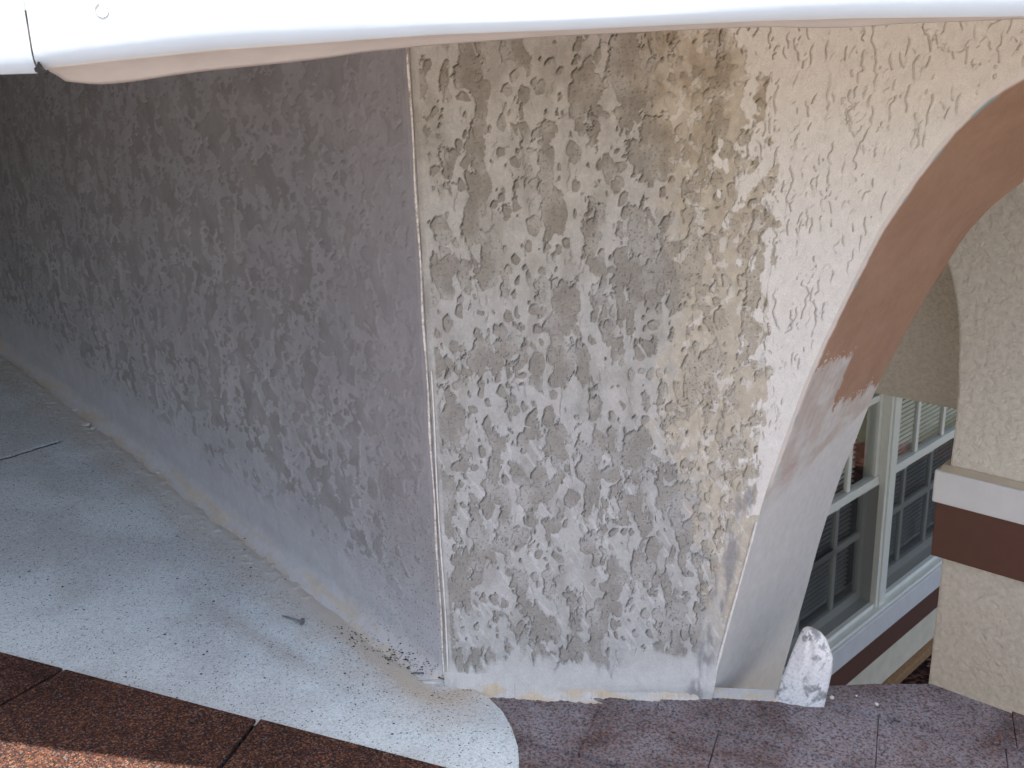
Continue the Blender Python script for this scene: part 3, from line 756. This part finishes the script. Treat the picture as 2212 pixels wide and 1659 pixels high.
for i in range(10):
    t = i/9; P[i] = Cc+E92*sS[:, None]+NF*(.008+(OFF-.008)*t)
    P[i, :, 2] = zf_*(1-t)+zl_*t+.0005+.002*math.sin(t*math.pi)
fo = grid_mesh('bottom_lip', P, None, m_flange, eave); s_ = fo.modifiers.new('s', 'SOLIDIFY'); s_.thickness = .0012; s_.offset = 1
# left return, running back along the side wall
Ls_ = np.linspace(0, 3.0, 60)
P = np.zeros((len(prof), 60, 3)); zc_ = fb_[0][2]
for i, (d, zz_) in enumerate(prof):
    P[i] = Cc-E92*.0015+ELR*Ls_[:, None]+NLR*(d+.001*np.sin(Ls_*40+i*1.3))[:, None]; P[i, :, 2] = zc_-.004+zz_
grid_mesh('side_fascia', P, None, m_fascia, eave, flip=True)
sp = MB()
def v2(p, z): return np.array([p[0], p[1], z])
zs = CAMZ+.045
right_ = Cc+E92*4.5; lft = Cc+ELR*3.0
pts = [v2(Cc+NF*.02, zs), v2(right_+NF*.02, zs), v2(right_+NF*5, zs), v2(lft+NF*3.5, zs), v2(lft+NLR*.02, zs)]
sp.prism(pts, UP*.012); sp.build('soffit', m_flange, eave)
rp_ = [v2(Cc-NF*.02, 0), v2(right_-NF*.02, 0), v2(right_+NF*5, 0), v2(lft+NF*3.5, 0), v2(lft-NLR*.02, 0)]
zz_ = [CAMZ+.22, CAMZ+.22, CAMZ+1.7, CAMZ+1.5, CAMZ+.22]
b = MB(); b.v = [p+UP*z for p, z in zip(rp_, zz_)]+[p+UP*(z+.03) for p, z in zip(rp_, zz_)]
b.f = [(4, 3, 2, 1, 0), (5, 6, 7, 8, 9)]+[(k_, (k_+1) % 5, 5+(k_+1) % 5, 5+k_) for k_ in range(5)]
b.build('upper_roof', m_shing_up, eave)  # building's roof, its unseen reach widened to keep sun off the courtyard
# gable infill so that the attic is dark
# dented ring mark
c = hit((221, 22), Cc, NF)-NF*.0006
b = MB(); n_ = 20
b.tube([c+(E92*math.cos(t)+UP*math.sin(t))*.0062 for t in np.linspace(0, math.pi, 12)], .0006, 5)
gp = hit((84, 152), Cc-NF*.002, NF)
gm_ = MB(); gm_.prism([gp+E92*x*.0011+UP*z*.0011 for x, z in ((-4, 1.5), (-1, 4.5), (0, 7), (1, 3), (3, .5), (6, 0), (6.5, -2), (3, -3), (-1, -2.5), (-3.5, -1))], NF*.006)
gm_.build('corner_gap_shade', m_black, eave)  # dark plate painting the shade inside the gap at the eave corner
ring = MB()
pts = [c+(E92*math.cos(t)+UP*math.sin(t))*.0062 for t in np.linspace(math.radians(110), math.radians(400), 26)]
for a_, b_ in zip(pts[:-1], pts[1:]): ring.tube([a_, b_], .0006, 5, False)
ring.build('dent_ring', plain('rust_smear', (.52, .44, .40), .7), eave)
# ================================================================== courtyard house wall
E1 = az(46.0); NW = az(136.0)                       # NW points out of the wall
hw0 = ray(*fp(2187, 1517)); hw0 = CAM+hw0*(4.2/math.hypot(hw0[0], hw0[1]))
hw0 = np.array([hw0[0], hw0[1], 0])
def WP(s, z, d=0.0): return hw0+E1*s+NW*d+UP*(CAMZ+z)
house = empty('courtyard_house_wall', WP(0, -2.8), 'house wall with blinds behind paired windows seen through the arch', 'building')
GZ = -CAMZ+.02
def wbox(s0, s1, za, zb, d0, d1): return (WP(s0, za, d0), E1*(s1-s0), UP*(zb-za), NW*(d1-d0))
b = MB(); b.box(*wbox(-2.2, 2.6, GZ, -2.29, -.18, 0)); b.box(*wbox(-2.2, -1.12, -2.29, .2, -.18, 0)); b.box(*wbox(1.20, 2.6, -2.29, .2, -.18, 0)); b.box(*wbox(-1.12, 1.20, -.95, .2, -.18, 0))
b.build('wall', m_bgsm, house)
b = MB(); b.box(*wbox(-1.2, 1.28, -2.405, -2.300, 0.001, .045)); b.build('sill_band', m_bandw, house, .006)
MB().box(*wbox(-1.12, 1.20, -2.300, -2.285, -.10, .035)).build('window_sill', m_frame, house, .003)
b = MB(); b.box(*wbox(-2.2, 2.6, -2.535, -2.406, 0.001, .030)); b.build('brown_band', m_bandb, house, .004)
b = MB(); b.box(*wbox(-2.2, 2.6, GZ, GZ+.045, 0.001, .035)); b.build('ground_strip', m_strip, house, .006)
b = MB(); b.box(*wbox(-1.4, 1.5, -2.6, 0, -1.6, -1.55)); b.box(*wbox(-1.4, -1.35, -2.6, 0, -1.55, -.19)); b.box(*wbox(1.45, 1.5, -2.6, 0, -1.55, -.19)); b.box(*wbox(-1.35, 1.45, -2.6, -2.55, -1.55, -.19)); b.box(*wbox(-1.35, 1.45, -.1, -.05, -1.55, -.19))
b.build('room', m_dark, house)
def window(sa, sb, munt):
    wn = MB(); fw = .022
    zt, zb = -.98, -2.285
    wn.box(*wbox(sa, sa+fw, zb, zt, -.09, .012)); wn.box(*wbox(sb-fw, sb, zb, zt, -.09, .012)); wn.box(*wbox(sa+fw, sb-fw, zt-fw, zt, -.09, .012)); wn.box(*wbox(sa+fw, sb-fw, zb, zb+.02, -.09, .006))
    w_ = wn.build('window', m_frame, house, .003)
    zm = -1.70
    i0, i1 = sa+fw, sb-fw
    up = MB(); up.box(*wbox(i0, i0+.028, zm+.01, zt-fw, -.05, -.022)); up.box(*wbox(i1-.028, i1, zm+.01, zt-fw, -.05, -.022)); up.box(*wbox(i0, i1, zm-.02, zm+.018, -.052, -.015)); up.box(*wbox(i0+.028, i1-.028, zt-fw-.03, zt-fw, -.05, -.022))
    for s in munt: up.box(*wbox(s-.013, s+.013, zm+.018, zt-fw-.03, -.044, -.026))
    for a_, b_ in zip([i0+.028]+[s+.013 for s in munt], [s-.013 for s in munt]+[i1-.028]): up.box(*wbox(a_, b_, -1.355, -1.328, -.044, -.026))
    up.build('upper_sash', m_frame, w_, .002)
    MB().box(*wbox(i0+.02, i1-.02, zm+.01, zt-fw-.02, -.037, -.034)).build('upper_pane', m_glass, w_)
    lo = MB(); lo.box(*wbox(i0, i0+.035, zb+.02, zm-.02, -.085, -.06)); lo.box(*wbox(i1-.035, i1, zb+.02, zm-.02, -.085, -.06)); lo.box(*wbox(i0+.035, i1-.035, zb+.02, zb+.065, -.085, -.06)); lo.box(*wbox(i0+.035, i1-.035, zm-.045, zm-.022, -.085, -.06))
    for s in munt: lo.box(*wbox(s-.013, s+.013, zb+.065, zm-.045, -.082, -.064))
    for a_, b_ in zip([i0+.035]+[s+.013 for s in munt], [s-.013 for s in munt]+[i1-.035]): lo.box(*wbox(a_, b_, -1.968, -1.940, -.082, -.064))
    lo.build('lower_sash', m_frame, w_, .002)
    MB().box(*wbox(i0+.02, i1-.02, zb+.05, zm-.03, -.076, -.073)).build('lower_pane', m_glass, w_)
    MB().box(*wbox(i0+.002, i1-.002, zb+.022, zm-.022, -.014, -.013)).build('insect_screen', m_screen, w_)
    sl_ = MB(); z = zt-fw-.01
    while z > zb+.05:
        tl = .010
        O = WP(i0+.05, z, -.125)
        sl_.box(O, E1*(i1-i0-.07), NW*.0105-UP*.0072, UP*.0006+NW*.0004); z -= .0215
    sl_.build('blind', m_slat, w_)
    return w_
window(.047, 1.12, (.33, .595, .86)); 
window(-1.07, -.0, (-.26, -.53, -.80))
MB().box(*wbox(.001, .046, -2.285, -.98, -.09, .018)).build('mullion', m_frame, house, .003)
# ================================================================== far arch wall
E2 = az(134.0); NA = az(224.0)                     # NA faces the viewer
FA0 = ray(*fp(2356, 1160)); FA0 = CAM+FA0*(3.05/math.hypot(FA0[0], FA0[1]))
def sA(p): return float(np.dot(p-FA0, E2))
def AP(s, z, d=0.0): return np.array([FA0[0], FA0[1], 0])+E2*s+NA*d+UP*z
far = empty('far_arch_wall', AP(0, 0), 'beige textured stucco wall with arched edge, white band and brown band', 'wall')
ep = [hit(fp(*p), FA0, NA) for p in [(2190, 470), (2250, 510), (2305, 560), (2340, 603), (2367, 655), (2377.6, 696), (2387, 743), (2393, 788), (2395.5, 835), (2395.5, 868), (2393, 990), (2382, 1100), (2374, 1160), (2355, 1386), (2343, 1500), (2331, 1600), (2317, 1730)]]
e = [(sA(p), p[2]) for p in ep]
e.append((e[-1][0], .0))
poly = [AP(s, z) for s, z in e]+[AP(2.4, 0), AP(2.4, CAMZ+.2), AP(e[0][0]-.9, CAMZ+.2), AP(e[0][0]-.9, e[0][1]+.02), AP(e[0][0]-.3, e[0][1]+.02)]
MB().prism(poly, -NA*.20).build('wall', m_bgst, far, .008)
q = [hit(fp(*p), FA0, NA) for p in ((2356, 1165), (2350, 1247), (2349, 1386), (2560, 1217))]
zt_, zm_, zb_ = (q[0][2]+q[3][2])/2, q[1][2], q[2][2]
s0 = sA(q[1])
MB().box(AP(s0-.012, zm_, -.1), E2*2.4, UP*(zt_-zm_), NA*.135).build('white_band', m_bandw, far, .006)
MB().prism([AP(s0-.0, zt_+.001, 0), AP(s0-.0, zt_+.001, .033), AP(s0, zt_+.011, .002)], E2*2.4).build('band_cap', m_bgsm, far, .002)
MB().box(AP(s0-.004, zb_, -.1), E2*2.4, UP*(zm_-zb_-.001), NA*.122).build('brown_band', m_bandb, far, .004)
# header beam
HB = FA0-NA*.42
hq = [hit(fp(*p), HB, NA) for p in ((2192, 982), (2392, 1027))]
zh = (hq[0][2]+hq[1][2])/2
sh0 = float(np.dot(hq[0]-HB, E2))
def HP(s, z, d=0): return np.array([HB[0], HB[1], 0])+E2*s+NA*d+UP*z
hbm = MB(); hbm.prism([HP(sh0-.17, zh), HP(sh0+.55, zh), HP(sh0+.55, CAMZ+.03), HP(sh0-.17, CAMZ+.03)], -NA*.14)
tag(hbm.build('header_beam', m_bgst2, bevel=.006), 'rough beige stucco header between the far arch and the window tops', 'beam')
